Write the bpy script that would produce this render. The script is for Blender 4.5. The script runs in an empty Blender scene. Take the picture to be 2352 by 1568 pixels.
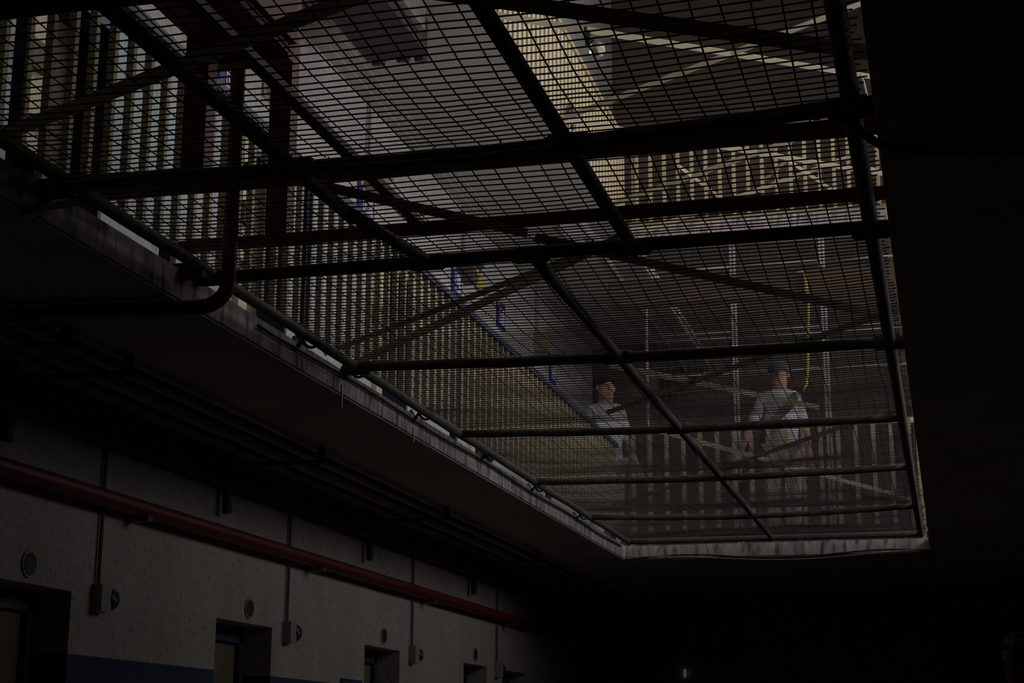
import bpy, bmesh, math, random
from mathutils import Vector, Matrix, noise
random.seed(7)
C = bpy.context.scene.collection
SC = bpy.context.scene

# ------------------------------------------------------------------ scale, camera
# All positions below are in "units" measured from the camera point; one unit is 0.85 m.
S = 0.85          # metres per unit
CH = 1.53         # camera height above the ground floor, units
def Wv(p): return Vector((p[0]*S, p[1]*S, (p[2]+CH)*S))

FPX, YAW, PITCH, ROLL = 3789.46, .25639, .24286, .00369
def cam_axes():
    cy, sy, cp, sp = math.cos(YAW), math.sin(YAW), math.cos(PITCH), math.sin(PITCH)
    f = Vector((-sy*cp, cy*cp, sp)); r = Vector((cy, sy, 0)); u = r.cross(f)
    c, s = math.cos(ROLL), math.sin(ROLL)
    return c*r+s*u, -s*r+c*u, f
CR, CU, CF = cam_axes()
def ray(x, y): return CR*((x-1176)/FPX) - CU*((y-784)/FPX) + CF
def onZ(x, y, Z): d = ray(x, y); return d*(Z/d.z)
def onX(x, y, X): d = ray(x, y); return d*(X/d.x)
def onY(x, y, Y): d = ray(x, y); return d*(Y/d.y)

cd = bpy.data.cameras.new('camera'); cam = bpy.data.objects.new('camera', cd); C.objects.link(cam)
cd.sensor_width = 36; cd.lens = FPX/2352*36; cd.clip_start = .05; cd.clip_end = 200
cam.matrix_world = Matrix(((CR.x, CU.x, -CF.x, 0), (CR.y, CU.y, -CF.y, 0), (CR.z, CU.z, -CF.z, CH*S), (0, 0, 0, 1)))
SC.camera = cam

# ------------------------------------------------------------------ light
w = bpy.data.worlds.new('world'); SC.world = w; w.use_nodes = True
w.node_tree.nodes['Background'].inputs[0].default_value = (.75, .85, 1, 1)
w.node_tree.nodes['Background'].inputs[1].default_value = .3
SC.view_settings.view_transform = 'Standard'; SC.view_settings.look = 'None'
SC.view_settings.gamma = 1; SC.view_settings.exposure = .1; SC.view_settings.use_curve_mapping = False
def area(name, p, aim, sx, sy, power, col):
    l = bpy.data.lights.new(name, 'AREA'); l.shape = 'RECTANGLE'; l.size = sx*S; l.size_y = sy*S; l.energy = power; l.color = col
    o = bpy.data.objects.new(name, l); C.objects.link(o); o.location = Wv(p)
    d = Wv(aim)-Wv(p); o.rotation_euler = d.to_track_quat('-Z', 'Y').to_euler()
    return o
WY0, WY1, WZ0, WZ1 = 9.0, 22.0, 7.25, 10.4      # clerestory band in the right wall, units
area('window_right_upper_offscreen', (1.43, (WY0+WY1)/2, (WZ0+WZ1)/2), (-4, (WY0+WY1)/2, 5.6), WY1-WY0, WZ1-WZ0, 260, (1, .95, .86))
VY0, VY1, VZ0, VZ1 = 9.5, 19.0, 2.75, 4.15        # window band on the right of the first floor
area('window_right_first_floor_offscreen', (1.43, (VY0+VY1)/2, (VZ0+VZ1)/2), (-4, (VY0+VY1)/2, (VZ0+VZ1)/2), VY1-VY0, VZ1-VZ0, 92, (1, .96, .95))

# ------------------------------------------------------------------ materials
def mat(name, col, rough=.8, metal=0, var=.12, scale=6, spots=0, spot_col=(.02, .02, .02), spot_scale=40, stretch=None, bump=0, emit=None, emit_s=0, trans=0):
    m = bpy.data.materials.new(name); m.use_nodes = True
    nt = m.node_tree; b = nt.nodes['Principled BSDF']
    b.inputs['Roughness'].default_value = rough; b.inputs['Metallic'].default_value = metal
    if trans: b.inputs['Transmission Weight'].default_value = trans
    tc = nt.nodes.new('ShaderNodeTexCoord'); src = tc.outputs['Object']
    g = nt.nodes.new('ShaderNodeNewGeometry'); src = g.outputs['Position']
    if stretch:
        mp = nt.nodes.new('ShaderNodeMapping'); mp.inputs['Scale'].default_value = stretch
        nt.links.new(src, mp.inputs['Vector']); src = mp.outputs['Vector']
    n = nt.nodes.new('ShaderNodeTexNoise'); n.inputs['Scale'].default_value = scale; n.inputs['Detail'].default_value = 5
    nt.links.new(src, n.inputs['Vector'])
    r = nt.nodes.new('ShaderNodeValToRGB'); e = r.color_ramp.elements
    e[0].position = .3; e[1].position = .72
    e[0].color = tuple(max(0, c*(1-var)) for c in col)+(1,); e[1].color = tuple(min(1, c*(1+var)) for c in col)+(1,)
    nt.links.new(n.outputs['Fac'], r.inputs['Fac']); out = r.outputs['Color']
    if spots:
        n2 = nt.nodes.new('ShaderNodeTexNoise'); n2.inputs['Scale'].default_value = spot_scale; n2.inputs['Detail'].default_value = 4
        nt.links.new(src, n2.inputs['Vector'])
        r2 = nt.nodes.new('ShaderNodeValToRGB'); r2.color_ramp.elements[0].position = .62-spots*.12; r2.color_ramp.elements[1].position = .70
        nt.links.new(n2.outputs['Fac'], r2.inputs['Fac'])
        mx = nt.nodes.new('ShaderNodeMixRGB'); nt.links.new(r2.outputs['Color'], mx.inputs['Fac'])
        nt.links.new(out, mx.inputs['Color1']); mx.inputs['Color2'].default_value = spot_col+(1,); out = mx.outputs['Color']
    nt.links.new(out, b.inputs['Base Color'])
    if bump:
        bp = nt.nodes.new('ShaderNodeBump'); bp.inputs['Strength'].default_value = bump; bp.inputs['Distance'].default_value = .02
        nt.links.new(n.outputs['Fac'], bp.inputs['Height']); nt.links.new(bp.outputs['Normal'], b.inputs['Normal'])
    if emit:
        b.inputs['Emission Color'].default_value = emit+(1,); b.inputs['Emission Strength'].default_value = emit_s
    m['out'] = 1
    return m

def banded_wall(name, bands, streak=True):
    """painted wall: colours by height (z in units); each band = (z_top, colour)"""
    m = mat(name, (1, 1, 1), .85, var=.20, scale=4, spots=.5, spot_col=(.38, .36, .35), spot_scale=55, stretch=(1, 1, .5), bump=.15)
    nt = m.node_tree; b = nt.nodes['Principled BSDF']; lk = b.inputs['Base Color'].links[0]; src = lk.from_socket
    g = nt.nodes.new('ShaderNodeNewGeometry'); sx = nt.nodes.new('ShaderNodeSeparateXYZ'); nt.links.new(g.outputs['Position'], sx.inputs[0])
    cur = None
    for i, (zt, col) in enumerate(bands):
        if cur is None:
            rgb = nt.nodes.new('ShaderNodeRGB'); rgb.outputs[0].default_value = col+(1,); cur = rgb.outputs[0]; zp = zt; continue
        gt = nt.nodes.new('ShaderNodeMath'); gt.operation = 'GREATER_THAN'; gt.inputs[1].default_value = (zp+CH)*S
        nt.links.new(sx.outputs['Z'], gt.inputs[0])
        mx = nt.nodes.new('ShaderNodeMixRGB'); nt.links.new(gt.outputs[0], mx.inputs['Fac']); nt.links.new(cur, mx.inputs['Color1'])
        mx.inputs['Color2'].default_value = col+(1,); cur = mx.outputs['Color']; zp = zt
    mul = nt.nodes.new('ShaderNodeMixRGB'); mul.blend_type = 'MULTIPLY'; mul.inputs['Fac'].default_value = 1
    nt.links.new(cur, mul.inputs['Color1']); nt.links.new(src, mul.inputs['Color2']); nt.links.new(mul.outputs['Color'], b.inputs['Base Color'])
    return m

GRD, F1, F1B, F2, F2B = -CH, 2.19, 2.05, 6.02, 5.84      # floor and soffit heights
WHITE, BLUEG, NAVY = (.60, .57, .55), (.47, .53, .58), (.03, .05, .12)
M = dict(
    wall=banded_wall('painted_wall', [(.505, (.035, .055, .12)), (.53, NAVY), (F1, (.45, .42, .38)), (4.72, BLUEG), (F2, WHITE), (F2+1.9, (.36, .40, .46)), (20, (.50, .49, .49))]),
    soffit=mat('plaster_soffit', (.40, .37, .33), .9, var=.12, scale=2),
    groove=mat('plaster_moulding', (.38, .35, .31), .9, var=.15, scale=6, stretch=(8, 1, 8)),  # slightly darker than the soffit plaster, tone streaked along the moulding
    soffit0=mat('ground_floor_soffit', (.40, .37, .33), .9, var=.15, scale=2),
    concrete=mat('stained_concrete', (.52, .47, .46), .9, var=.35, scale=9, spots=1.2, spot_col=(.12, .11, .11), spot_scale=22, stretch=(1, 1, .28), bump=.6),
    floor=mat('floor_screed', (.38, .34, .31), .7, var=.2, scale=3),
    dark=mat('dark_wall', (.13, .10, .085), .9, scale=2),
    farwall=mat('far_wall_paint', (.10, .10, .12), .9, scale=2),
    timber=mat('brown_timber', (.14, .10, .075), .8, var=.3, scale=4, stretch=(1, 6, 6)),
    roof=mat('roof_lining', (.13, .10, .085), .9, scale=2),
    pipe=mat('weathered_pipe', (.10, .088, .08), .75, .0, var=.4, scale=20, spots=.4, spot_col=(.05, .03, .02), spot_scale=30, bump=.3),
    wire=mat('mesh_wire', (.07, .063, .063), .8, .0, var=.3, scale=30),
    black=mat('black_plastic', (.02, .022, .028), .45, var=.2),
    red=mat('dark_red_paint', (.20, .045, .04), .55, var=.2, scale=8),
    maroon=mat('dark_maroon_steel', (.06, .03, .03), .7, var=.2, scale=8),
    firered=mat('red_pipe_paint', (.13, .014, .018), .5, var=.15, scale=10),
    cream=mat('cream_slat_paint', (.55, .46, .31), .6, var=.10, scale=9, spots=.15, spot_col=(.25, .2, .12), spot_scale=50),
    creamrail=mat('cream_rail_paint', (.40, .33, .20), .6, var=.12, scale=9),
    bluerail=mat('blue_handrail_paint', (.05, .07, .15), .5, var=.15, scale=9),
    strap=mat('pale_strap', (.60, .53, .38), .6, var=.12, scale=7),
    galv=mat('galvanised_tube', (.38, .38, .41), .5, .2, var=.15, scale=14),
    meshgrey=mat('grey_weldmesh', (.13, .115, .10), .7, .1, var=.2, scale=20),
    door=mat('olive_brown_door', (.15, .12, .075), .7, var=.15, scale=6, stretch=(1, 1, .3)),
    navy=mat('navy_frame_paint', (.03, .04, .095), .5, var=.15),
    jamb=mat('cream_jamb_paint', (.60, .52, .38), .6, var=.08, scale=8),
    signw=mat('sign_white', (.66, .62, .74), .5, var=.04),
    signb=mat('sign_blue', (.03, .03, .26), .5, var=.05),
    orange=mat('sign_orange', (.85, .34, .04), .5, var=.05),
    yellow=mat('yellow_plate', (.62, .50, .03), .5, var=.06),
    ink=mat('sign_ink', (.02, .02, .03), .6, var=.1),
    lampbox=mat('lamp_housing', (.34, .31, .20), .6, var=.12),
    greybox=mat('grey_box', (.30, .28, .25), .6, var=.12),
    glass=mat('clear_bulb_glass', (.95, .95, .95), .03, var=0, trans=.9),
    white=mat('white_paint', (.72, .70, .75), .5, var=.05),
    rope=mat('yellow_rope', (.60, .42, .10), .8, var=.2, scale=30),
    skin=mat('skin', (.55, .30, .23), .6, var=.06, scale=8),
    shirt=mat('white_shirt', (.60, .58, .66), .85, var=.08, scale=9),
    trousers=mat('pale_trousers', (.42, .41, .44), .85, var=.08, scale=9),
    lips=mat('lips', (.26, .09, .08), .6, var=.05),
    cap=mat('blue_cap', (.07, .09, .14), .8, var=.1),
    hair=mat('dark_hair', (.008, .006, .005), 1.0, var=.2),
    strapdark=mat('olive_bag_strap', (.10, .09, .06), .8, var=.1),
    bluelt=mat('pale_blue_camera_case', (.45, .47, .70), .6, var=.08),
    slit=mat('daylight_slit', (.5, .6, .8), .5, emit=(.45, .6, .9), emit_s=.08),
    clear=mat('clerestory_glass', (.9, .9, .9), .1, trans=1.0, var=0),
)

# ------------------------------------------------------------------ mesh helpers
class MB:
    def __init__(s): s.v = []; s.f = []
    def box(s, x0, x1, y0, y1, z0, z1):
        n = len(s.v); s.v += [Vector(p) for p in ((x0,y0,z0),(x1,y0,z0),(x1,y1,z0),(x0,y1,z0),(x0,y0,z1),(x1,y0,z1),(x1,y1,z1),(x0,y1,z1))]
        s.f += [tuple(n+i for i in q) for q in ((0,3,2,1),(4,5,6,7),(0,1,5,4),(1,2,6,5),(2,3,7,6),(3,0,4,7))]; return s
    def hexa(s, pts):
        n = len(s.v); s.v += [Vector(p) for p in pts]
        s.f += [tuple(n+i for i in q) for q in ((0,3,2,1),(4,5,6,7),(0,1,5,4),(1,2,6,5),(2,3,7,6),(3,0,4,7))]; return s
    def tube(s, pts, r, seg=8, caps=True):
        pts = [Vector(p) for p in pts]; m = len(pts); base = len(s.v)
        rr = r if isinstance(r, (list, tuple)) else [r]*m
        t = (pts[1]-pts[0]).normalized(); a = t.orthogonal().normalized()
        if seg == 4: a = (Vector((0, 0, 1))-t*t.z).normalized() if abs(t.z) < .9 else a
        for i, p in enumerate(pts):
            t = (pts[min(i+1, m-1)]-pts[max(i-1, 0)])
            if t.length < 1e-9: t = Vector((0, 0, 1))
            t.normalize(); a = (a-t*a.dot(t)).normalized(); b = t.cross(a)
            for k in range(seg):
                th = 2*math.pi*k/seg; s.v.append(p+(a*math.cos(th)+b*math.sin(th))*rr[i])
        for i in range(m-1):
            for k in range(seg):
                k2 = (k+1) % seg
                s.f.append((base+i*seg+k, base+i*seg+k2, base+(i+1)*seg+k2, base+(i+1)*seg+k))
        if caps:
            s.f.append(tuple(base+k for k in reversed(range(seg)))); s.f.append(tuple(base+(m-1)*seg+k for k in range(seg)))
        return s
    def lathe(s, prof, c, axis=(0,0,1), seg=16, sx=1, sy=1):
        c = Vector(c); ax = Vector(axis).normalized(); a = ax.orthogonal().normalized(); b = ax.cross(a); n = len(s.v); m = len(prof)
        for r, h in prof:
            for k in range(seg):
                th = 2*math.pi*k/seg; s.v.append(c+ax*h+a*(r*sx*math.cos(th))+b*(r*sy*math.sin(th)))
        for i in range(m-1):
            for k in range(seg):
                k2 = (k+1) % seg; s.f.append((n+i*seg+k, n+i*seg+k2, n+(i+1)*seg+k2, n+(i+1)*seg+k))
        s.f.append(tuple(n+k for k in reversed(range(seg)))); s.f.append(tuple(n+(m-1)*seg+k for k in range(seg)))
        return s
    def ball(s, c, rx, ry, rz, seg=14, rings=9):
        n = len(s.v); c = Vector(c)
        for i in range(1, rings):
            ph = math.pi*i/rings
            for k in range(seg):
                th = 2*math.pi*k/seg; s.v.append(c+Vector((rx*math.sin(ph)*math.cos(th), ry*math.sin(ph)*math.sin(th), rz*math.cos(ph))))
        for i in range(rings-2):
            for k in range(seg):
                k2 = (k+1) % seg; s.f.append((n+i*seg+k, n+(i+1)*seg+k, n+(i+1)*seg+k2, n+i*seg+k2))
        s.f.append(tuple(n+k for k in range(seg))); s.f.append(tuple(n+(rings-2)*seg+k for k in reversed(range(seg))))
        return s
    def ribbon(s, pts, wdt, thk, turns, phase=0.):
        """flat strap swept along pts, twisting 'turns' half turns"""
        pts = [Vector(p) for p in pts]; m = len(pts); n = len(s.v)
        for i, p in enumerate(pts):
            t = (pts[min(i+1, m-1)]-pts[max(i-1, 0)]).normalized(); a = t.cross(Vector((0, 0, 1))).normalized(); b = a.cross(t)
            th = phase+math.pi*turns*i/(m-1); u = a*math.cos(th)+b*math.sin(th); v = t.cross(u)
            for su, sv in ((-1,-1),(1,-1),(1,1),(-1,1)): s.v.append(p+u*(su*wdt/2)+v*(sv*thk/2))
        for i in range(m-1):
            for k in range(4):
                k2 = (k+1) % 4; s.f.append((n+i*4+k, n+i*4+k2, n+(i+1)*4+k2, n+(i+1)*4+k))
        s.f.append((n+3, n+2, n+1, n)); e = n+(m-1)*4; s.f.append((e, e+1, e+2, e+3)); return s
    def mesh(s, name, org):
        me = bpy.data.meshes.new(name); me.from_pydata([tuple(Wv(v)-org) for v in s.v], [], s.f); me.validate(); me.update(); return me
    def build(s, name, m, parent=None, smooth=False):
        if parent is None:
            lo = [min(v[i] for v in s.v) for i in range(3)]; hi = [max(v[i] for v in s.v) for i in range(3)]
            org = Wv(((lo[0]+hi[0])/2, (lo[1]+hi[1])/2, lo[2]))
        else: org = absloc(parent)
        me = s.mesh(name, org); me.materials.append(M[m] if isinstance(m, str) else m)
        if smooth:
            for p in me.polygons: p.use_smooth = len(p.vertices) == 4
        o = bpy.data.objects.new(name, me); C.objects.link(o)
        if parent is None: o.location = org
        else: o.parent = parent
        return o
def absloc(o):
    v = Vector((0, 0, 0))
    while o: v = v+o.location; o = o.parent
    return v
def tag(o, label=None, cat=None, group=None, kind=None):
    if label: o['label'] = label
    if cat: o['category'] = cat
    if group: o['group'] = group
    if kind: o['kind'] = kind
    return o
def thing(name, label, cat, p, group=None):
    o = bpy.data.objects.new(name, None); C.objects.link(o); o.location = Wv(p); o.empty_display_size = .1
    return tag(o, label, cat, group)
def struct(name, mb, m, label=None, parent=None):
    o = mb.build(name, m, parent)
    if parent is None: o['kind'] = 'structure'
    if label: o['label'] = label
    return o
def inst(src, parent, p):
    o = src.copy(); C.objects.link(o); o.parent = parent; o.location = Wv(p)-absloc(parent); return o
def part_at(name, mb, m, parent, p):
    """part whose mesh is given around the origin (units), placed at p"""
    me = bpy.data.meshes.new(name); me.from_pydata([tuple(v*S) for v in mb.v], [], mb.f); me.validate(); me.update(); me.materials.append(M[m])
    o = bpy.data.objects.new(name, me); C.objects.link(o); o.parent = parent; o.location = Wv(p)-absloc(parent); return o
def lerp(a, b, t): return Vector(a)*(1-t)+Vector(b)*t
def line(a, b, n): return [lerp(a, b, i/n) for i in range(n+1)]

# ------------------------------------------------------------------ the setting
XL, XR = -4.9, 1.36            # left and right walls
EL, ER = -3.40, -.14           # edges of the well
YN, YE, YB, YF = -7., 17.93, 20.6, 25.2   # near wall, end of the well, back of the bridge, far wall
ROOF = 12.6
struct('floor', MB().box(XL-.4, XR+.4, YN, YF, GRD-.3, GRD), 'floor', 'ground floor of the cell block')
GD = [(4.6, 5.58), (7.67, 8.66), (10.65, 11.64), (13.70, 14.66), (16.76, 17.66), (18.30, 19.44)]
UD = [(4.82, 5.62), (7.87, 8.67), (10.82, 11.65), (13.86, 14.68), (16.95, 17.75)]
GT, UT = .885, F1+2.24         # door heads
wl = MB()
def wall_strip(z0, z1, doors, head):
    y = YN
    for a, b in doors:
        wl.box(XL-.4, XL, y, a, z0, z1); wl.box(XL-.4, XL, a, b, head, z1); y = b
    wl.box(XL-.4, XL, y, YF, z0, z1)
wall_strip(GRD, F1B, GD, GT); wall_strip(F1B, F2B, UD, UT); wl.box(XL-.4, XL, YN, YF, F2B, ROOF)
wall_left = struct('wall_left', wl, 'wall', 'painted cell wall with dado band and door openings')
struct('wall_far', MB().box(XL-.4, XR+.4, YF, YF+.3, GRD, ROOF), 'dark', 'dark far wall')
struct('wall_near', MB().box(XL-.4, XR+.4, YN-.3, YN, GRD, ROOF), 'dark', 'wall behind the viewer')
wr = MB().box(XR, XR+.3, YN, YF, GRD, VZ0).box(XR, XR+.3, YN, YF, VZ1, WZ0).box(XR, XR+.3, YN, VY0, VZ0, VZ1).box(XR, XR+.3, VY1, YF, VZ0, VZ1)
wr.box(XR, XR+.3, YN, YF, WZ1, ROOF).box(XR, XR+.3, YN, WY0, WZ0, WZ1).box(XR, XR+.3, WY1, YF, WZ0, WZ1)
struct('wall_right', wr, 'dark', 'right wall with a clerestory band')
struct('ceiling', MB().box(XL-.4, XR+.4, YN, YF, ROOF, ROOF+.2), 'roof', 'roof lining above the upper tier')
# window bands with bars and panes
for n, (y0, y1, z0, z1, lab) in enumerate(((WY0, WY1, WZ0, WZ1, 'clerestory window band lighting the upper tier'), (VY0, VY1, VZ0, VZ1, 'window band on the right of the first floor'))):
    win = bpy.data.objects.new('window_%d' % (n+1), None); C.objects.link(win); win.location = Wv((XR+.15, (y0+y1)/2, z0)); win['kind'] = 'structure'; win['label'] = lab
    fr = MB()
    for i in range(13):
        y = y0+(y1-y0)*i/12; fr.box(XR+.08, XR+.16, y-.03, y+.03, z0, z1)
    for z in (z0, z1): fr.box(XR+.08, XR+.16, y0, y1, z-.04, z+.04)
    fr.build('window_frame', 'white', win)
    for i in range(12):
        y = y0+(y1-y0)*i/12; MB().box(XR+.11, XR+.12, y+.03, y+(y1-y0)/12-.03, z0+.04, z1-.04).build('pane', 'clear', win)

def slab(x0, x1, y0, y1, zb, zt, label, low='soffit', body='concrete'):
    o = struct('ceiling', MB().box(x0, x1, y0, y1, zb, zt), body, label)
    MB().box(x0+.012, x1-.012, y0+.012, y1-.012, zb-.012, zb+.01).build('soffit_face', low, o)
    return o
slab(XL, EL, YN, YF, F1B, F1, 'left first floor walkway slab with stained concrete edge', 'soffit0')
slab(ER, XR, YN, YF, F1B, F1, 'right first floor walkway slab seen from below', 'soffit0')
slab(EL, ER, YE, YB, F1B, F1, 'first floor bridge slab at the end of the well', 'soffit0')
slab(EL, ER, YN, 2.2, F1B, F1, 'first floor landing slab over the viewer', 'soffit0')
slab(XL, EL, YN, YF, F2B, F2, 'left second floor walkway slab')
slab(ER, XR, YN, YF, F2B, F2, 'right second floor walkway slab')
slab(EL, ER, YE+.42, YE+.85, F2B, F2, 'second floor bridge slab at the end of the well', 'soffit')
slab(EL, ER, YB, YF, F1B, F1, 'far first floor slab beyond the bridge', 'soffit0')
# cornice ledges where wall meets the second floor soffit
tr = struct('trim_1', MB().box(XL, XL+.11, YN, YF, F2B-.065, F2B-.01), 'soffit', 'plaster cornice under the second floor slab')
MB().box(XL, XL+.24, YN, YF, F2B-.03, F2B-.011).build('moulding', 'groove', tr)
MB().box(XL, XL+.17, YN, YF, F2B-.045, F2B-.03).build('moulding', 'soffit', tr)
struct('wall_back', MB().box(XL, XR, 24.2, 24.5, GRD, F1B-.012), 'wall', 'dark end wall of the ground floor')
MB().box(-1.1, -.1, 24.17, 24.2, GRD, .35).build('door_leaf', 'navy', bpy.data.objects['wall_back'])
p = onY(1573, 1545, 24.16)
sl = struct('window_3', MB().box(p.x-.012, p.x+.012, 24.12, 24.19, p.z-.06, p.z+.05), 'slit', 'thin slit of daylight in the dark end wall')

# doors
for n, (a, b) in enumerate(GD):
    d = bpy.data.objects.new('door_%d' % (n+1), None); C.objects.link(d); d.location = Wv((XL-.25, (a+b)/2, GRD)); d['kind'] = 'structure'; d['label'] = 'dark recessed cell door on the ground floor'
    MB().box(XL-.33, XL-.24, a, b, GRD, GT).build('door_leaf', 'door', d)
    MB().box(XL-.24, XL-.20, a+.06, a+.12, GRD, GT).box(XL-.24, XL-.20, b-.12, b-.06, GRD, GT).box(XL-.24, XL-.20, a+.06, b-.06, GT-.12, GT-.05).build('door_frame', 'navy', d)
    MB().tube([(XL-.2, b-.2, -.35), (XL-.13, b-.2, -.35)], .03, 8).build('bolt', 'pipe', d)
for n, (a, b) in enumerate(UD):
    d = bpy.data.objects.new('door_%d' % (n+11), None); C.objects.link(d); d.location = Wv((XL-.2, (a+b)/2, F1)); d['kind'] = 'structure'; d['label'] = 'olive cell door with navy frame on the first floor'
    MB().box(XL-.30, XL-.22, a, b, F1, UT).build('door_leaf', 'door', d)
    for y in (a+.20, a+.42): MB().box(XL-.22, XL-.17, y-.035, y+.035, F1, UT).build('door_bar', 'navy', d)
    MB().box(XL-.22, XL+.02, a, a+.05, F1, UT).box(XL-.22, XL+.02, b-.04, b, F1, UT).box(XL-.22, XL+.02, a, b, UT-.05, UT).build('door_frame', 'navy', d)
    MB().box(XL-.01, XL+.05, a-.155, a-.005, F1, UT+.05).build('jamb', 'jamb', d)
    for z in (F1+.55, F1+1.25): MB().tube([(XL+.08, a-.16, z), (XL+.08, a+.12, z)], .022, 8).build('bolt', 'pipe', d)
    MB().box(XL+.05, XL+.09, a-.20, a-.03, F1+1.55, F1+1.72).build('lock_plate', 'door', d)

# ------------------------------------------------------------------ safety net over the well
NZ = 2.20
net = thing('safety_net', 'wire mesh safety net on a dark pipe frame stretched across the well', 'safety net', ((EL+ER)/2, 11, 2.1))
NX0, NX1 = -3.31, -.225
CY = [2.6, 4.15, 5.66, 7.0, 9.05, 11.2, 13.4, 15.65, 17.66]
def nz(x, y):     # gentle sag of the net
    k = 0
    for a, b in zip(CY, CY[1:]):
        if a <= y <= b: k = math.sin(math.pi*(y-a)/(b-a))
    u = math.sin(math.pi*min(1, max(0, (x-NX0)/(NX1-NX0))))
    return NZ+.03 - .035*k*(u**.5) + .018*noise.noise(Vector((x*1.7, y*1.9, 3)))*k
def pipe(name, pts, r=.043, seg=12):
    n = max(2, int((Vector(pts[-1])-Vector(pts[0])).length/.35)); q = line(pts[0], pts[-1], n)
    q = [v+Vector((0, 0, .008*noise.noise(v*1.3))) for v in q]
    return MB().tube(q, r, seg).build(name, 'pipe', net, True)
pipe('side_pipe', [(NX0, 2.6, NZ), (NX0, 17.68, NZ)], .029); pipe('side_pipe', [(NX1, 2.6, NZ), (NX1, 17.68, NZ)], .034)
pipe('inner_pipe', [(-2.39, 2.6, NZ), (-2.36, 6.3, NZ)], .029); pipe('inner_pipe', [(-2.36, 6.2, NZ), (-2.24, 7.0, NZ)], .029)
pipe('inner_pipe', [(-1.27, 2.6, NZ), (-1.275, 7.03, NZ)], .031)
pipe('inner_pipe', [(-1.745, 7.0, NZ), (-1.755, 17.68, NZ)], .029)
ends = [(2.6, 2.6), (4.10, 4.20), (5.60, 5.54), (7.02, 6.97), (8.97, 9.10), (11.16, 11.28), (13.40, 13.34), (15.62, 15.55), (17.66, 17.66)]
sagy = [0, 0, .14, 0, .08, .14, .18, .35, 0]      # bow of each cross pipe along y as seen
for (a, b), sg in zip(ends, sagy):
    q = []
    for i in range(13):
        t = i/12; v = lerp((NX0-.02, a, NZ), (NX1+.02, b, NZ), t)
        v.z -= .055*sg*math.sin(math.pi*t)*(2.2*8/max(a, 5)); v.y += .45*sg*math.sin(math.pi*t); q.append(v)
    MB().tube(q, (.030 if a < 10 else .028), 12).build('cross_pipe', 'pipe', net, True)
for x, y in ((-2.24, 7.0), (-1.275, 7.0), (-1.745, 7.0), (-2.365, 5.66), (-1.27, 5.66), (NX0, 7.0), (NX1, 7.0), (NX0, 9.0), (NX0, 5.62), (NX1, 5.56), (-1.75, 9.08), (NX1, 9.1), (-1.755, 11.3)):
    MB().tube([(x-.085, y, NZ-.004), (x-.07, y, NZ-.004), (x+.07, y, NZ-.004), (x+.085, y, NZ-.004)], [.032, .040, .040, .032], 12).build('coupling', 'pipe', net, True)
# mesh, bay by bay, of lengthwise and crosswise wires
PX, PY, WR = .0875, .0545, .0032
for a, b in zip(CY, CY[1:]):
    mb = MB(); nseg = max(6, int((b-a)/.16))
    k = 0; x = NX0+.03
    while x < NX1:
        ph = random.random()*6
        mb.tube([(x+.006*math.sin(3*y+ph)+.012*noise.noise(Vector((x*2, y*1.1, 9))), y, nz(x, y)) for y in [a+(b-a)*i/nseg for i in range(nseg+1)]], WR, 4, False); x += PX
    lo = mb.build('lengthwise_wires', 'wire', net); lo['kind'] = 'stuff'
    mb = MB(); y = a+.03
    while y < b:
        e0, e1 = NX0-.05-.05*random.random(), NX1+.04+.03*random.random(); n = 20
        j = random.uniform(-.004, .004)
        mb.tube([(e0+(e1-e0)*i/n, y+j+.008*noise.noise(Vector((i*.5, y*2.3, 1))), nz(e0+(e1-e0)*i/n, y)+.005) for i in range(n+1)], WR, 4, False); y += PY
    lo = mb.build('crosswise_wires', 'wire', net); lo['kind'] = 'stuff'
# tie wires, brackets along the left edge
for y in (8.25, 9.02, 10.35, 12.0, 13.6, 15.4):
    mb = MB(); q = []
    for i in range(15):
        th = 2*math.pi*i/14*1.15; q.append((NX0-.01-.036*math.cos(th), y+.05*math.sin(th*.5), NZ-.005+.04*math.sin(th)))
    mb.tube(q, .009, 6); mb.tube([q[0], (EL+.01, y+.02, NZ-.04), (EL-.03, y+.05, NZ+.025)], .012, 6); mb.build('tie', 'wire', net)
for y, l in ((8.98, .09), (10.35, .05)):
    MB().tube([(EL+.005, y, F1B+.05), (EL+.004, y+.01, F1B-l*.3), (EL+.008, y, F1B-l)], .005, 5).build('hanging_wire_end', 'galv', net)
for y in (5.62, 6.84):
    MB().box(EL-.12, NX0+.02, y-.03, y+.03, NZ-.05, NZ+.02).box(EL-.10, EL-.04, y-.06, y, F1, NZ+.12).build('bracket', 'pipe', net)
MB().ribbon(line((EL+.02, 5.42, F1B-.03), (NX0, 5.85, NZ+.02), 6), .06, .012, .2).build('brace', 'pipe', net)

# ------------------------------------------------------------------ black corrugated conduit and cables
cq = []; rr = []
a, b = onZ(150, 428, 2.13), onZ(1915, 262, 2.13)
path = []
for i in range(401):
    t = i/400; v = lerp(a, b, t); v.z = 2.135+.012*math.sin(9*t); v.y += .10*math.sin(math.pi*t)*.9; path.append(v)
tail = [b, onZ(1945, 272, 2.11), onZ(1975, 300, 2.08), onZ(2010, 326, 2.04), onZ(2045, 342, 2.02)]
for s0, s1 in zip(tail, tail[1:]):
    for i in range(12): path.append(lerp(s0, s1, (i+1)/12))
for i, v in enumerate(path): cq.append(v); rr.append(.014 if i % 2 else .018)
cond = thing('cable_conduit', 'black corrugated cable conduit clipped beneath a cross pipe of the net', 'conduit', tuple(path[0]))
MB().tube(cq, rr, 8).build('hose', 'black', cond, True)
for t in (40, 110, 180, 250, 300, 350, 392):
    v = path[t]; MB().tube([v+Vector((-.012, 0, -.002)), v+Vector((.012, 0, -.002))], .023, 10).build('clip', 'pipe', cond)
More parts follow.
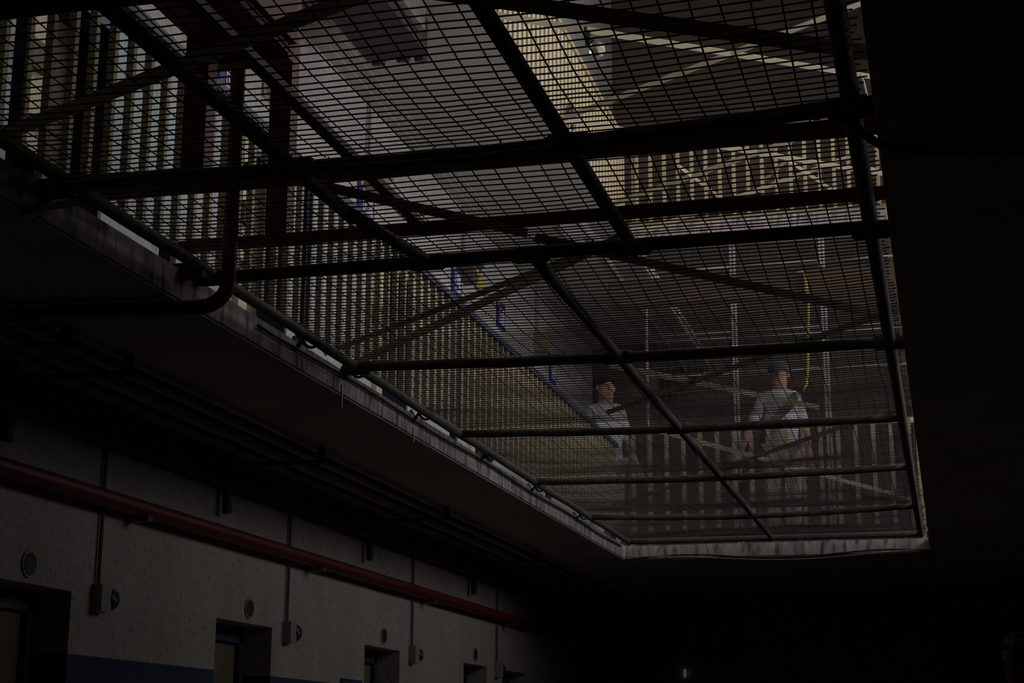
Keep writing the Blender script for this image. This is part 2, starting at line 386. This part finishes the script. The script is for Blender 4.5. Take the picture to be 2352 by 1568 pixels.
tag(MB().tube([onZ(2045, 342, 2.02), onZ(2120, 348, 2.025), onZ(2220, 350, 2.02), onZ(2400, 352, 2.02)], .010, 6).build('cable', 'black'), 'thin black cable running along the right slab soffit from the conduit', 'cable')
def cable(pts, r, label, m='black'):
    return tag(MB().tube(pts, r, 6).build('cable', m, None, True), label, 'cable')
cable([(EL+.015, y, F1B+.095+.008*math.sin(y*2.2)) for y in [7.7+i*.33 for i in range(31)]], .010, 'black cable running along the left concrete slab edge')
cable([(x, YE-.03, F1B-.005+.03*math.sin((x+3.3)*2.9)) for x in [EL+i*.1085 for i in range(31)]], .009, 'black cable draped along the bottom of the bridge slab edge')
cable([(x, YE-.05, F1B-.02-.035*math.sin((x+2.4)*2.0)) for x in [EL+i*.1085 for i in range(31)]], .006, 'grey cable draped in a shallow wave on the bridge slab edge', 'greybox')

# ------------------------------------------------------------------ red pipe with elbow, left
fp = thing('sprinkler_pipe', 'dark red water pipe bending from vertical to horizontal beneath the left slab', 'pipe', (-3.2, 6.93, 1.95))
PXX, PYY = -3.16, 6.83
bend = [(PXX, PYY, 5.8)]+[(PXX, PYY, z) for z in (4, 3, 2.6, 2.3)]
for i in range(9):
    th = math.pi/2*i/8; bend.append((PXX-.13*(1-math.cos(th)), PYY-.05*(1-math.cos(th)), 2.12-.13*math.sin(th)))
e0 = Vector(bend[-1]); MB().tube(bend, .036, 14).build('riser', 'firered', fp, True)
MB().tube([e0+Vector((.01, 0, 0)), lerp(e0, (XL+.02, 6.60, 1.985), .5), (XL+.02, 6.60, 1.985)], .036, 14).build('branch', 'firered', fp, True)

# ------------------------------------------------------------------ red steel frame standing in the well
st = thing('steel_platform', 'dark red steel platform frame standing on beams across the well', 'platform', (-2.6, 6.6, 2.3))
MB().box(EL-.1, ER+.1, 6.14, 6.20, 2.33, 2.385).build('beam', 'red', st)
MB().box(EL-.1, ER+.1, 6.945, 7.005, 2.33, 2.375).build('beam', 'red', st)
MB().box(-2.285, -2.235, 3.2, 6.95, 2.345, 2.375).build('beam', 'red', st)
for x, y in ((-3.03, 6.17), (-2.98, 6.98)):
    MB().box(x-.055, x+.055, y-.045, y+.045, 2.375, 5.7).build('post', 'red', st)
zp = 3.0
P0, P1 = onZ(447, 100, zp), onZ(550, 0, zp)
MB().box(P0.x, P1.x, 3.4, 6.30, zp, zp+.05).build('deck_plate', 'red', st)
MB().box(P1.x-.02, P1.x+.02, 3.4, 6.27, zp-.03, zp+.10).build('edge_angle', 'red', st)
MB().box(P1.x+.02, P1.x+.05, 4.2, 6.29, zp+.02, zp+.62).build('side_sheet', 'red', st)
MB().box(P0.x-.02, P1.x+.02, 6.26, 6.34, zp-.05, zp+.05).build('cross_member', 'red', st)

# ------------------------------------------------------------------ railings
def railing(label, axis, fixed, a, b, pitch, zb, zt, first, wd=.042, th=.030, gap=.14, top='bluerail', sm='cream'):
    c = (fixed, (a+b)/2, zb) if axis == 'y' else ((a+b)/2, fixed, zb)
    r = thing('balustrade', label, 'railing', c)
    if axis == 'y':
        MB().box(fixed-.035, fixed+.035, a, b, zt-.05, zt).build('top_rail', top, r)
        MB().box(fixed-.02, fixed+.02, a, b, zb+gap-.02, zb+gap+.02).build('bottom_rail', 'creamrail', r)
        src = MB().box(-th/2, th/2, -wd/2, wd/2, 0, zt-.05-zb-gap)
    else:
        MB().box(a, b, fixed-.035, fixed+.035, zt-.05, zt).build('top_rail', top, r)
        MB().box(a, b, fixed-.02, fixed+.02, zb+gap-.02, zb+gap+.02).build('bottom_rail', 'creamrail', r)
        src = MB().box(-wd/2, wd/2, -th/2, th/2, 0, zt-.05-zb-gap)
    s0 = None; t = first
    while t < b:
        if t > a:
            p = (fixed, t, zb+gap) if axis == 'y' else (t, fixed, zb+gap)
            if s0 is None: s0 = part_at('slat', src, sm, r, p)
            else: inst(s0, r, p)
        t += pitch
    n = 0; t = a+.06
    while t < b:      # sturdier posts that carry the rails
        if axis == 'y': MB().box(fixed-.05, fixed-.0, t-.025, t+.025, zb, zt-.04).build('post', 'navy', r)
        else: MB().box(t-.025, t+.025, fixed, fixed+.05, zb, zt-.04).build('post', 'creamrail', r)
        t += (b-a-.12)/max(1, round((b-a)/3.05))
    return r
railing('slatted cream railing along the left first floor walkway', 'y', -3.5, 2.4, 17.95, .1733, F1, 3.34, 6.251-.016-.1733*22, .032, .036)
railing('slatted cream railing on the first floor bridge', 'x', YE+.08, EL, ER, .1885, F1, 3.50, -3.31, .044, .03, .10, 'creamrail')
railing('slatted cream railing along the left second floor walkway', 'y', -3.46, 9.5, 18.4, .172, F2, 7.14, 9.60, .10, .03, .03, 'creamrail', 'cream')
railing('slatted cream railing on the second floor bridge', 'x', YE+.50, EL, ER, .1655, F2, 7.16, -3.30, .040, .03, .04, 'creamrail', 'cream')

railing('slatted cream railing along the right first floor walkway', 'y', ER+.12, 4.0, 17.9, .1733, F1, 3.34, 4.1, .048, .036)
railing('slatted cream railing along the right second floor walkway', 'y', ER+.12, 4.0, 18.3, .1733, F2, 7.14, 4.1, .048, .036, .06, 'creamrail')

# ------------------------------------------------------------------ twisted straps crossing the well
def strap(p, q, wd, m, label, group, half=.30, sag=.03, phase=0.):
    L = (Vector(q)-Vector(p)).length; n = max(12, int(L/.05)); pts = []
    for i in range(n+1):
        v = lerp(p, q, i/n); v.z -= sag*math.sin(math.pi*i/n); pts.append(v)
    return tag(MB().ribbon(pts, wd, .010, half, phase).build('strap', m), label, 'strap', group)
G1 = 'diagonal straps above the net'
Z1 = 2.268
for p, q, wd, where in (((-60, 335), (980, -70), .05, 'before the conduit, running off the left pipe'), ((700, -60), (2010, 122), .05, 'before the conduit, running off the right pipe'),
                ((560, 385), (1210, 535), .042, 'between the conduit and the second red beam'), ((790, 846), (1420, 548), .042, 'rising from the left pipe beside the hanging wire end'),
                ((745, 812), (1330, 585), .03, 'running beside the hanging wire end, the narrower one'), ((1230, 545), (2085, 737), .042, 'in front of the brown timber beam'), ((1395, 947), (2085, 700), .034, 'passing just over the blue cap'),
                ((1400, 838), (1880, 935), .034, 'passing across the white shirt'), ((1490, 983), (2100, 1147), .034, 'before the bridge railing, down to the right pipe'), ((1450, 1148), (2105, 920), .034, 'before the bridge railing, down to the left pipe')):
    a, b = onZ(*p, Z1), onZ(*q, Z1)
    strap(a, b, wd, 'strap', 'dusty strap over the net '+where, G1, .12, .0, 1.0)
G2 = 'diagonal straps at second floor level'
for p, q, L2 in (((1270, 56), (2020, 179), 'long pale strap with the bulb lamp hanging from it'), ((1305, 268), (1990, 3), 'long pale strap rising from the tangled wire on the upper slats'),
        ((1455, 452), (1890, 297), 'pale strap crossing the second floor bridge railing from the railing corner'), ((1590, 325), (1990, 393), 'pale strap crossing the tops of the second floor bridge slats'), ((1470, 535), (1985, 347), 'broad pale strap just before the second floor bridge slab'),
        ((1560, 382), (1665, 462), 'short thin strap behind the left part of the second floor bridge slats'), ((1757, 412), (1812, 364), 'shortest thin strap behind the second floor bridge slats'), ((1808, 366), (1908, 434), 'short thin strap behind the right part of the second floor bridge slats'), ((1990, 382), (2040, 402), 'stub of pale strap by the right slab edge at second floor level')):
    a, b = onZ(*p, 5.98), onZ(*q, 5.98)
    if a.y > 17.9: a, b = (onY(*p, 18.335), onY(*q, 18.335)) if p[0] == 1470 else (onY(*p, 18.9), onY(*q, 18.9))
    small = (Vector(q)-Vector(p)).length < 150
    if not small:
        d = b-a; t0, t1 = (EL-.03-a.x)/d.x, (ER+.04-a.x)/d.x
        if a.y < 18.2: a, b = a+d*t0, a+d*t1
    strap(a, b, .035 if small else .055, 'strap', L2, G2, -.3, .0, 1.15)

# bare bulb hung from a strap
b0 = onZ(1345, 68, 5.95); bl = thing('bulb_lamp', 'clear glass bulb in a black socket hung from a pale strap', 'lamp', tuple(b0-Vector((0, 0, .35))))
b1 = onY(1356, 100, b0.y); b2 = onY(1366, 113, b0.y)
MB().tube([b0+Vector((0, 0, .02)), lerp(b0, b1, .4)], .02, 8).build('cord', 'black', bl)
MB().tube([lerp(b0, b1, .3), b1], [.032, .045], 12).build('socket', 'black', bl, True)
MB().ball(tuple(b2+Vector((.02, 0, -.01))), .07, .07, .08).build('bulb', 'glass', bl, True)
# coil of loose wire on the second-floor slats
q = []
for i in range(70):
    th = i*.42; c = onX(1313, 270, -3.38); q.append(c+Vector((.02*math.sin(i*1.3), .13*math.cos(th)*(1+.3*math.sin(i*.21)), .11*math.sin(th)*(1+.3*math.cos(i*.3)))))
tag(MB().tube(q, .006, 5).build('wire_coil', 'black'), 'loose coil of dark wire tangled on the upper slats', 'wire')
cy_ = onZ(1976, 172, 5.98).y
cable([onY(1974, 170, cy_), onY(1984, 186, cy_), onY(1989, 208, cy_), onY(1995, 232, cy_)], .009, 'short white cable hanging from an upper strap', 'white')

# ------------------------------------------------------------------ first floor wall fittings
def text_mesh(txt, size):
    cu = bpy.data.curves.new('lettering', 'FONT'); cu.body = txt; cu.size = size; cu.resolution_u = 2
    o = bpy.data.objects.new('lettering', cu); C.objects.link(o); dg = bpy.context.evaluated_depsgraph_get()
    me = bpy.data.meshes.new_from_object(o.evaluated_get(dg)); bpy.data.objects.remove(o); return me
def sign(y, z, wd, ht, lines, label, dot=1):
    s = thing('wall_sign', label, 'sign', (XL+.02, y, z), 'blue framed notices on the first floor wall')
    MB().box(XL, XL+.02, y, y+wd, z, z+ht).build('board', 'signb', s)
    wp = MB().box(XL+.02, XL+.026, y+wd*.24, y+wd*.86, z+.05, z+ht*.76).build('white_panel', 'signw', s)
    MB().lathe([(.0, 0), (.035, 0), (.035, .008), (0, .008)], (XL+.02, y+wd*.14 if dot else y+wd*.86, z+ht*.9), (1, 0, 0), 14).build('orange_badge', 'orange', s)
    for i, t in enumerate(lines):
        me = text_mesh(t, .12*S); me.materials.append(M['ink']); o = bpy.data.objects.new('lettering', me); C.objects.link(o); o.parent = wp
        o.location = Wv((XL+.03, y+wd*.27, z+ht*(.47-.28*i)))-absloc(s); o.rotation_euler = (math.pi/2, 0, math.pi/2)
    return s
sign(10.24, 4.52, .42, .42, ['DUPL', 'GEL'], 'blue sign with orange badge behind the dark red post')
sign(13.20, 4.66, .42, .34, ['AP', 'OP'], 'blue framed white notice below a wall lantern')
sign(16.12, 4.70, .34, .34, ['L', 'N'], 'blue framed notice on the wall beside the dark lantern')
sign(17.95, 4.80, .34, .32, ['P', 'T'], 'blue framed notice near the far end of the white wall')
sign(20.6, 4.72, .34, .36, ['R'], 'narrow blue notice beyond the end of the bridge')
def lantern(y, z, m, label):
    l = thing('wall_lantern', label, 'lamp', (XL, y, z-.1))
    hs = MB().hexa([(XL, y-.12, z-.10), (XL+.14, y-.09, z-.10), (XL+.14, y+.09, z-.10), (XL, y+.12, z-.10), (XL, y-.14, z+.09), (XL+.18, y-.12, z+.09), (XL+.18, y+.12, z+.09), (XL, y+.14, z+.09)]).build('housing', m, l)
    MB().box(XL, XL+.21, y-.15, y+.15, z+.09, z+.115).build('hood', m, l)
    MB().lathe([(.0, 0), (.045, 0), (.04, .01), (0, .012)], (XL+.165, y+.01, z+.02), (1, 0, .1), 12).build('badge', 'orange', hs)
    MB().tube([(XL+.03, y-.05, z+.11), (XL+.03, y-.05, F2B-.02)], .016, 8).build('feed_pipe', 'galv', l)
lantern(13.46, 4.98, 'lampbox', 'olive wall lantern with vertical feed pipe on the white wall')
lantern(16.55, 5.03, 'pipe', 'dark wall lantern with vertical feed pipe near a yellow plate')
lantern(19.9, 5.03, 'lampbox', 'olive wall lantern beyond the end of the bridge')
for pxy, lab in (((620, 207), 'yellow reflective plate on the wall behind the red beam'), ((1099, 650), 'yellow reflective plate on the wall beside the dark lantern')):
    p = onX(*pxy, XL+.02)
    t = thing('wall_plate', lab, 'plate', (XL, p.y, p.z-.08))
    MB().box(XL, XL+.02, p.y-.11, p.y+.11, p.z-.09, p.z+.09).build('backing', 'greybox', t)
    MB().lathe([(.0, 0), (.085, 0), (.075, .025), (0, .035)], (XL+.02, p.y+.02, p.z), (1, 0, 0), 14).build('reflector', 'yellow', t)
# dark hanging fitting below the second floor soffit
hf = thing('ceiling_fitting', 'dark maroon steel box hanging below the second floor soffit', 'fitting', (-4.1, 11.2, 5.4))
MB().box(-4.38, -3.86, 9.4, 11.95, 5.52, F2B-.012).build('casing', 'maroon', hf)
MB().box(-3.855, -3.80, 9.4, 11.7, 5.62, F2B-.012).build('edge_strip', 'greybox', hf)
for x, y in ((-4.30, 12.02), (-4.08, 12.0), (-3.93, 12.02)):
    MB().lathe([(.055, 0), (.065, .05), (.05, .10), (.0, .10)], (x, y, 5.50), (0, -.3, 1), 10).build('lug', 'maroon', hf)

# ------------------------------------------------------------------ ground floor fittings
gp = thing('wall_pipe', 'long dark red pipe running along the ground floor wall above the doors', 'pipe', (XL+.1, 14, 1.42))
MB().tube(line((XL+.09, 2, 1.45), (XL+.09, 24.2, 1.45), 20), .052, 12).build('pipe_run', 'firered', gp, True)
for y in (6.3, 9.3, 12.3, 15.3, 18.3, 21.3): MB().box(XL, XL+.15, y-.03, y+.03, 1.37, 1.40).build('bracket', 'red', gp)
for x, z, lab in ((XL+.07, 1.80, 'lower thin dark pipe fixed to the ground floor wall above the red pipe'), (XL+.07, 1.90, 'upper thin dark pipe fixed to the ground floor wall above the red pipe'),
        (XL+.35, 1.97, 'thin dark pipe under the left slab, closest to the wall'), (XL+.55, 1.98, 'thin dark pipe under the left slab, middle one of three'), (XL+.72, 1.98, 'thin dark pipe under the left slab, farthest from the wall')):
    tag(MB().tube(line((x, 2, z), (x, 24.2, z), 20), .022, 8).build('ceiling_pipe', 'pipe', None, True), lab, 'pipe', 'service pipes under the left slab')
for y, n in ((7.1, 'fifth'), (7.75, 'fourth'), (10.6, 'third'), (13.6, 'second'), (16.9, 'first')):
    tag(MB().box(XL, XL+.80, y-.02, y+.02, 1.925, 1.95).box(XL+.04, XL+.09, y-.03, y+.03, 1.60, 2.045).box(XL+.74, XL+.78, y-.02, y+.02, 1.92, 2.045).build('pipe_hanger', 'pipe'), 'dark steel hanger for the thin pipes, %s from the dark end wall' % n, 'hanger', 'pipe hangers under the left slab')
for y, n in ((8.95, 'fifth'), (11.9, 'fourth'), (14.98, 'third'), (18.03, 'second')):
    bx = thing('alarm_bell', 'round dark bell and box beyond the %s ground floor door from the end wall' % n, 'bell', (XL, y, .78), 'bells beside the ground floor doors')
    MB().box(XL, XL+.07, y-.06, y+.06, .79, .95).build('box', 'greybox', bx)
    MB().lathe([(.0, 0), (.06, 0), (.065, .025), (.045, .05), (0, .06)], (XL+.03, y+.10, .87), (1, 0, 0), 16).build('gong', 'black', bx, True)
    MB().tube([(XL+.02, y-.02, .95), (XL+.02, y-.02, 1.8)], .012, 6).build('conduit', 'pipe', bx)
for y, n in ((8.17, 'fifth'), (11.19, 'fourth'), (14.18, 'third'), (17.17, 'second')):
    pl = thing('number_plate', 'round plaque above the %s ground floor door from the end wall' % n, 'plaque', (XL, y, .93), 'round plaques above the ground floor doors')
    MB().lathe([(.0, 0), (.075, 0), (.075, .012), (0, .014)], (XL, y, .99), (1, 0, 0), 18).build('disc', 'greybox', pl)
    MB().lathe([(.050, .013), (.062, .013), (.062, .017), (.050, .017)], (XL, y, .99), (1, 0, 0), 18).build('ring', 'ink', pl)
nb = thing('notice_board', 'small dark blue notice on the ground floor wall before a door', 'sign', (XL, 13.36, .35))
MB().box(XL, XL+.02, 13.12, 13.60, .34, .575).build('board', 'navy', nb); MB().box(XL+.02, XL+.025, 13.15, 13.57, .37, .55).build('panel', 'farwall', nb)

# ------------------------------------------------------------------ far end: mesh screens, beam, rope
Y2 = 20.2
def screen(xa, xb, label):
    s = thing('mesh_screen', label, 'screen', ((xa+xb)/2, Y2, F1), 'grey mesh screens behind the bridge')
    for x in (xa, xb): MB().tube([(x, Y2, F1), (x, Y2, 6.3)], .021, 12).build('post', 'galv', s, True)
    for z in (F1+.08, 3.95, 4.62, 5.08, 5.15, 6.0, 6.3):
        if True: MB().tube([(xa, Y2, z-.02), (xb, Y2, z-.02)], .016, 8).build('rail', 'galv', s, True)
    mb = MB(); x = xa+.06
    while x < xb: mb.tube([(x, Y2+.02, F1+.08), (x, Y2+.02, 6.28)], .0045, 4, False); x += .084
    z = F1+.1
    while z < 6.28: mb.tube([(xa, Y2+.025, z), (xb, Y2+.025, z)], .0045, 4, False); z += .084
    o = mb.build('weldmesh', 'meshgrey', s); o['kind'] = 'stuff'
xs = [onY(1480, 700, Y2).x, onY(1690, 700, Y2).x-.03, onY(1897, 700, Y2).x-.03, onY(2105, 700, Y2).x-.03]
for n, (i, lab) in enumerate(((0, 'galvanised mesh screen at the left end of the bridge'), (1, 'galvanised mesh screen behind the person in the cap'), (2, 'galvanised mesh screen at the right end of the bridge'))):
    screen(xs[i]+.022, xs[i+1]-.022, lab)
tag(MB().box(-3.78, XR, 19.0, 19.22, 5.23, 5.53).build('timber_beam', 'timber'), 'broad brown timber beam across the bridge below the second floor', 'beam')
struct('wall_screen', MB().box(XL+.02, -3.95, 23.4, 23.55, F1, F2B-.012), 'dark', 'dark partition over the left walkway beyond the bridge')
a = onY(1843, 624, 18.95)
rp = [a+Vector((-.07, 0, -.01)), a, a+Vector((.035, 0, -.05)), onY(1857, 700, 18.95), onY(1856, 780, 18.95), onY(1855, 850, 18.95), onY(1853, 880, 18.95), onY(1845, 897, 18.95)]
tag(MB().tube(rp, .016, 6).build('rope', 'rope', None, True), 'yellow rope hanging from the timber beam behind the bridge railing', 'rope')
tag(MB().tube([onY(1849, 628, 18.9), onY(1852, 668, 18.9)], .022, 6).build('rope', 'rope', None, True), 'short thick doubled end of yellow rope on the timber beam', 'rope')
tag(MB().box(-3.775, -3.745, 17.0, YF, F2B-.06, F2B-.012).build('light_channel', 'white'), 'white channel running along the left second floor soffit past the bridge', 'channel')
lf = thing('soffit_light', 'white two-part light fitting on the left second floor soffit', 'lamp', (-3.9, 17.0, 5.6))
p0, p1 = onZ(1285, 522, F2B-.03), onZ(1352, 522, F2B-.03)
MB().box(p0.x, p1.x, p0.y-.05, p0.y+.42, F2B-.05, F2B-.012).build('base', 'white', lf)
for x in (p0.x+.06, p0.x+.26): MB().box(x, x+.10, p0.y+.40, p0.y+.80, F2B-.06, F2B-.012).build('tube_holder', 'white', lf)

# ------------------------------------------------------------------ people
def skin_mesh(name, verts, edges, m, parent, sub=2):
    """verts: {key: (pos_units, rx, ry)}"""
    ks = list(verts); org = absloc(parent)
    me = bpy.data.meshes.new(name); me.from_pydata([tuple(Wv(verts[k][0])-org) for k in ks], [(ks.index(a), ks.index(b)) for a, b in edges], []); me.update()
    o = bpy.data.objects.new(name, me); C.objects.link(o); o.parent = parent; me.materials.append(M[m])
    md = o.modifiers.new('skin', 'SKIN'); md.use_smooth_shade = True
    for i, k in enumerate(ks):
        sv = me.skin_vertices[0].data[i]; sv.radius = (verts[k][1]*S, verts[k][2]*S); sv.use_root = (i == 0)
    o.modifiers.new('sub', 'SUBSURF').levels = sub; o.modifiers['sub'].render_levels = sub
    return o
def person(base, H, face, label, hands, shirt='shirt', pants='trousers', hat=True, only_head=False):
    """H height in units; face = angle of facing direction (0 = towards -y); hands = two wrist offsets (side, fwd, up) in H"""
    pr = thing('person', label, 'person', base)
    bs = Vector(base); ca, sa = math.cos(face), math.sin(face)
    def P(s, f, u): return bs+Vector((s*ca*H + f*sa*H, s*sa*H - f*ca*H, u*H))
    V = {}
    V['pelvis'] = (P(0, 0, .53), .078*H, .058*H); V['waist'] = (P(0, .0, .61), .068*H, .052*H); V['chest'] = (P(0, .005, .73), .078*H, .058*H)
    V['neck0'] = (P(0, -.005, .815), .045*H, .04*H); V['neck'] = (P(0, .0, .85), .031*H, .031*H); V['head0'] = (P(0, .012, .885), .045*H, .05*H); V['head'] = (P(0, .01, .93), .047*H, .057*H); V['crown'] = (P(0, .004, .968), .036*H, .045*H)
    E = [('pelvis', 'waist'), ('waist', 'chest'), ('chest', 'neck0'), ('neck0', 'neck'), ('neck', 'head0'), ('head0', 'head'), ('head', 'crown')]
    for sd, hd in zip((-1, 1), hands):
        n = 'r' if sd < 0 else 'l'
        V['sh'+n] = (P(sd*.085, 0, .80), .034*H, .034*H); sh = Vector((sd*.095, 0, .79)); wr = Vector(hd)
        el = (sh+wr)/2; dist = (wr-sh).length; bend = math.sqrt(max(0, .17**2-(dist/2)**2)); el += Vector((sd*.25, -.8, -.3)).normalized()*bend
        V['el'+n] = (P(*el), .026*H, .026*H); V['wr'+n] = (P(*wr), .017*H, .017*H)
        d = (wr-el).normalized(); pm = wr+d*.045; V['pm'+n] = (P(*pm), .022*H, .013*H)
        E += [('neck0', 'sh'+n), ('sh'+n, 'el'+n), ('el'+n, 'wr'+n), ('wr'+n, 'pm'+n)]
        sdv = d.cross(Vector((0, 1, .2))).normalized()
        for k in range(4):
            o_ = sdv*((k-1.5)*.0105); ln = (.036, .043, .041, .032)[k]
            f0 = pm+o_+d*.012; f1 = f0+d*ln*.55+Vector((0, .008, 0)); f2 = f1+d*ln*.45+Vector((0, .012, -.004))
            for j, q in enumerate((f0, f1, f2)): V['f%d%d%s' % (k, j, n)] = (P(*q), .0052*H, .0052*H)
            E += [('pm'+n, 'f%d0%s' % (k, n)), ('f%d0%s' % (k, n), 'f%d1%s' % (k, n)), ('f%d1%s' % (k, n), 'f%d2%s' % (k, n))]
        t0 = wr+d*.02+sdv*.02; t1 = t0+d*.022+sdv*.012+Vector((0, .01, 0))
        V['t0'+n] = (P(*t0), .006*H, .006*H); V['t1'+n] = (P(*t1), .0052*H, .0052*H); E += [('wr'+n, 't0'+n), ('t0'+n, 't1'+n)]
        V['hp'+n] = (P(sd*.052, 0, .485), .052*H, .055*H); V['kn'+n] = (P(sd*.055, .012, .28), .034*H, .036*H); V['an'+n] = (P(sd*.055, -.01, .055), .022*H, .024*H); V['ft'+n] = (P(sd*.065, .075, .02), .022*H, .018*H)
        E += [('pelvis', 'hp'+n), ('hp'+n, 'kn'+n), ('kn'+n, 'an'+n), ('an'+n, 'ft'+n)]
    skin_mesh('body', V, E, 'skin', pr)
    T = {k: (V[k][0], V[k][1]*1.26+.008*H, V[k][2]*1.30+.008*H) for k in ('chest', 'waist', 'pelvis', 'neck0')}; ET = [('chest', 'waist'), ('waist', 'pelvis'), ('chest', 'neck0')]
    T['hem'] = (P(0, 0, .47), .108*H, .090*H); ET.append(('pelvis', 'hem')); T['neck0'] = (V['neck0'][0]-Vector((0, 0, .008*H)), .055*H, .046*H)
    for n in 'rl':
        T['sh'+n] = (V['sh'+n][0], .040*H, .040*H); T['ms'+n] = (lerp(V['sh'+n][0], V['el'+n][0], .95), .033*H, .033*H); ET += [('neck0', 'sh'+n), ('sh'+n, 'ms'+n)]
    skin_mesh('shirt', T, ET, shirt, pr)
    T = {'pelvis': (V['pelvis'][0]-Vector((0, 0, .01*H)), .095*H, .075*H)}; ET = []
    for n in 'rl':
        for k, g in (('hp', 1.18), ('kn', 1.28), ('an', 1.5)): T[k+n] = (V[k+n][0], V[k+n][1]*g, V[k+n][2]*g)
        ET += [('pelvis', 'hp'+n), ('hp'+n, 'kn'+n), ('kn'+n, 'an'+n)]
    skin_mesh('trousers', T, ET, pants, pr)
    for sd in (-1, 1):
        MB().ball(P(sd*.0175, .0605, .932), .0055*H, .004*H, .0038*H, 10, 6).build('eye', 'ink', pr, True)
        MB().ball(P(sd*.049, .005, .925), .008*H, .014*H, .018*H, 10, 6).build('ear', 'skin', pr, True)
        MB().tube([P(sd*.006, .066, .944), P(sd*.018, .0665, .948), P(sd*.030, .061, .944)], .0018*H, 6).build('eyebrow', 'hair', pr)
        MB().ball(P(sd*.066, .06, .012), .026*H, .055*H, .018*H, 12, 8).build('shoe', 'strapdark', pr, True)
    MB().hexa([P(-.010, .062, .905), P(.010, .062, .905), P(.006, .085, .907), P(-.006, .085, .907), P(-.005, .062, .938), P(.005, .062, .938), P(.003, .069, .937), P(-.003, .069, .937)]).build('nose', 'skin', pr)
    MB().tube([P(-.014, .061, .887), P(0, .0655, .885), P(.014, .061, .887)], [.0012*H, .0028*H, .0012*H], 6).build('mouth', 'lips', pr)
    mb = MB(); c = P(0, .0 if hat else -.012, .952 if hat else .960)
    mb.lathe([(.060*H, -.012*H), (.063*H, .004*H), (.057*H, .03*H), (.036*H, .046*H), (.0, .051*H)], c, (0, 0, 1), 20)
    cc = mb.build('cap_crown' if hat else 'hair', 'cap' if hat else 'hair', pr, True)
    if hat: MB().hexa([P(-.045, .045, .947), P(.045, .045, .947), P(.034, .115, .937), P(-.034, .115, .937), P(-.045, .045, .953), P(.045, .045, .953), P(.034, .115, .943), P(-.034, .115, .943)]).build('cap_peak', 'cap', cc)
    return pr, P
pr, P = person((-1.70, 18.45, F1+.02), 2.09, 0.10, 'person in white shirt and blue cap standing behind the bridge railing', [(-.215, .13, .50), (.145, .03, .465)])
q = [P(.085, .055, .80), P(.04, .085, .73), P(-.05, .10, .64), P(-.10, .07, .585), P(-.115, .0, .57), P(-.09, -.075, .62), P(0, -.09, .72), P(.08, -.05, .80), P(.085, .055, .80)]
tag(MB().ribbon(q, .085, .012, 0, math.pi/2).build('shoulder_strap', 'strapdark', pr), 'dark diagonal shoulder strap')
hb = onY(1693, 1058, 18.2)
cb = thing('camera', 'pale blue camera held by the person in the cap', 'camera', tuple(hb-Vector((0, 0, .07))))
MB().box(hb.x-.11, hb.x+.11, hb.y-.04, hb.y+.04, hb.z-.06, hb.z+.07).build('body', 'bluelt', cb)
MB().lathe([(.05, 0), (.05, .09), (.042, .10), (0, .10)], (hb.x, hb.y-.04, hb.z), (0, -1, 0), 16).build('lens', 'white', cb, True)
pb = onY(1707, 1128, 18.3)
tag(MB().box(pb.x-.045, pb.x+.045, 18.28, 18.36, pb.z-.10, pb.z+.10).tube([(pb.x, 18.32, pb.z+.1), (hb.x, hb.y, hb.z-.05)], .008, 6).build('pouch', 'black'), 'small black pouch hanging below the pale blue camera', 'pouch')
person((-3.80, 18.9, F1+.02), 2.14, .6, 'person in a pale shirt beside the white wall past the bridge', [(-.15, .10, .48), (.15, .08, .48)], hat=False)
person((.245, 5.0, GRD+.02), 1.93, -.6, 'person standing in the dark on the ground floor', [(-.16, .05, .48), (.16, .05, .48)], shirt='navy', pants='door', hat=False)
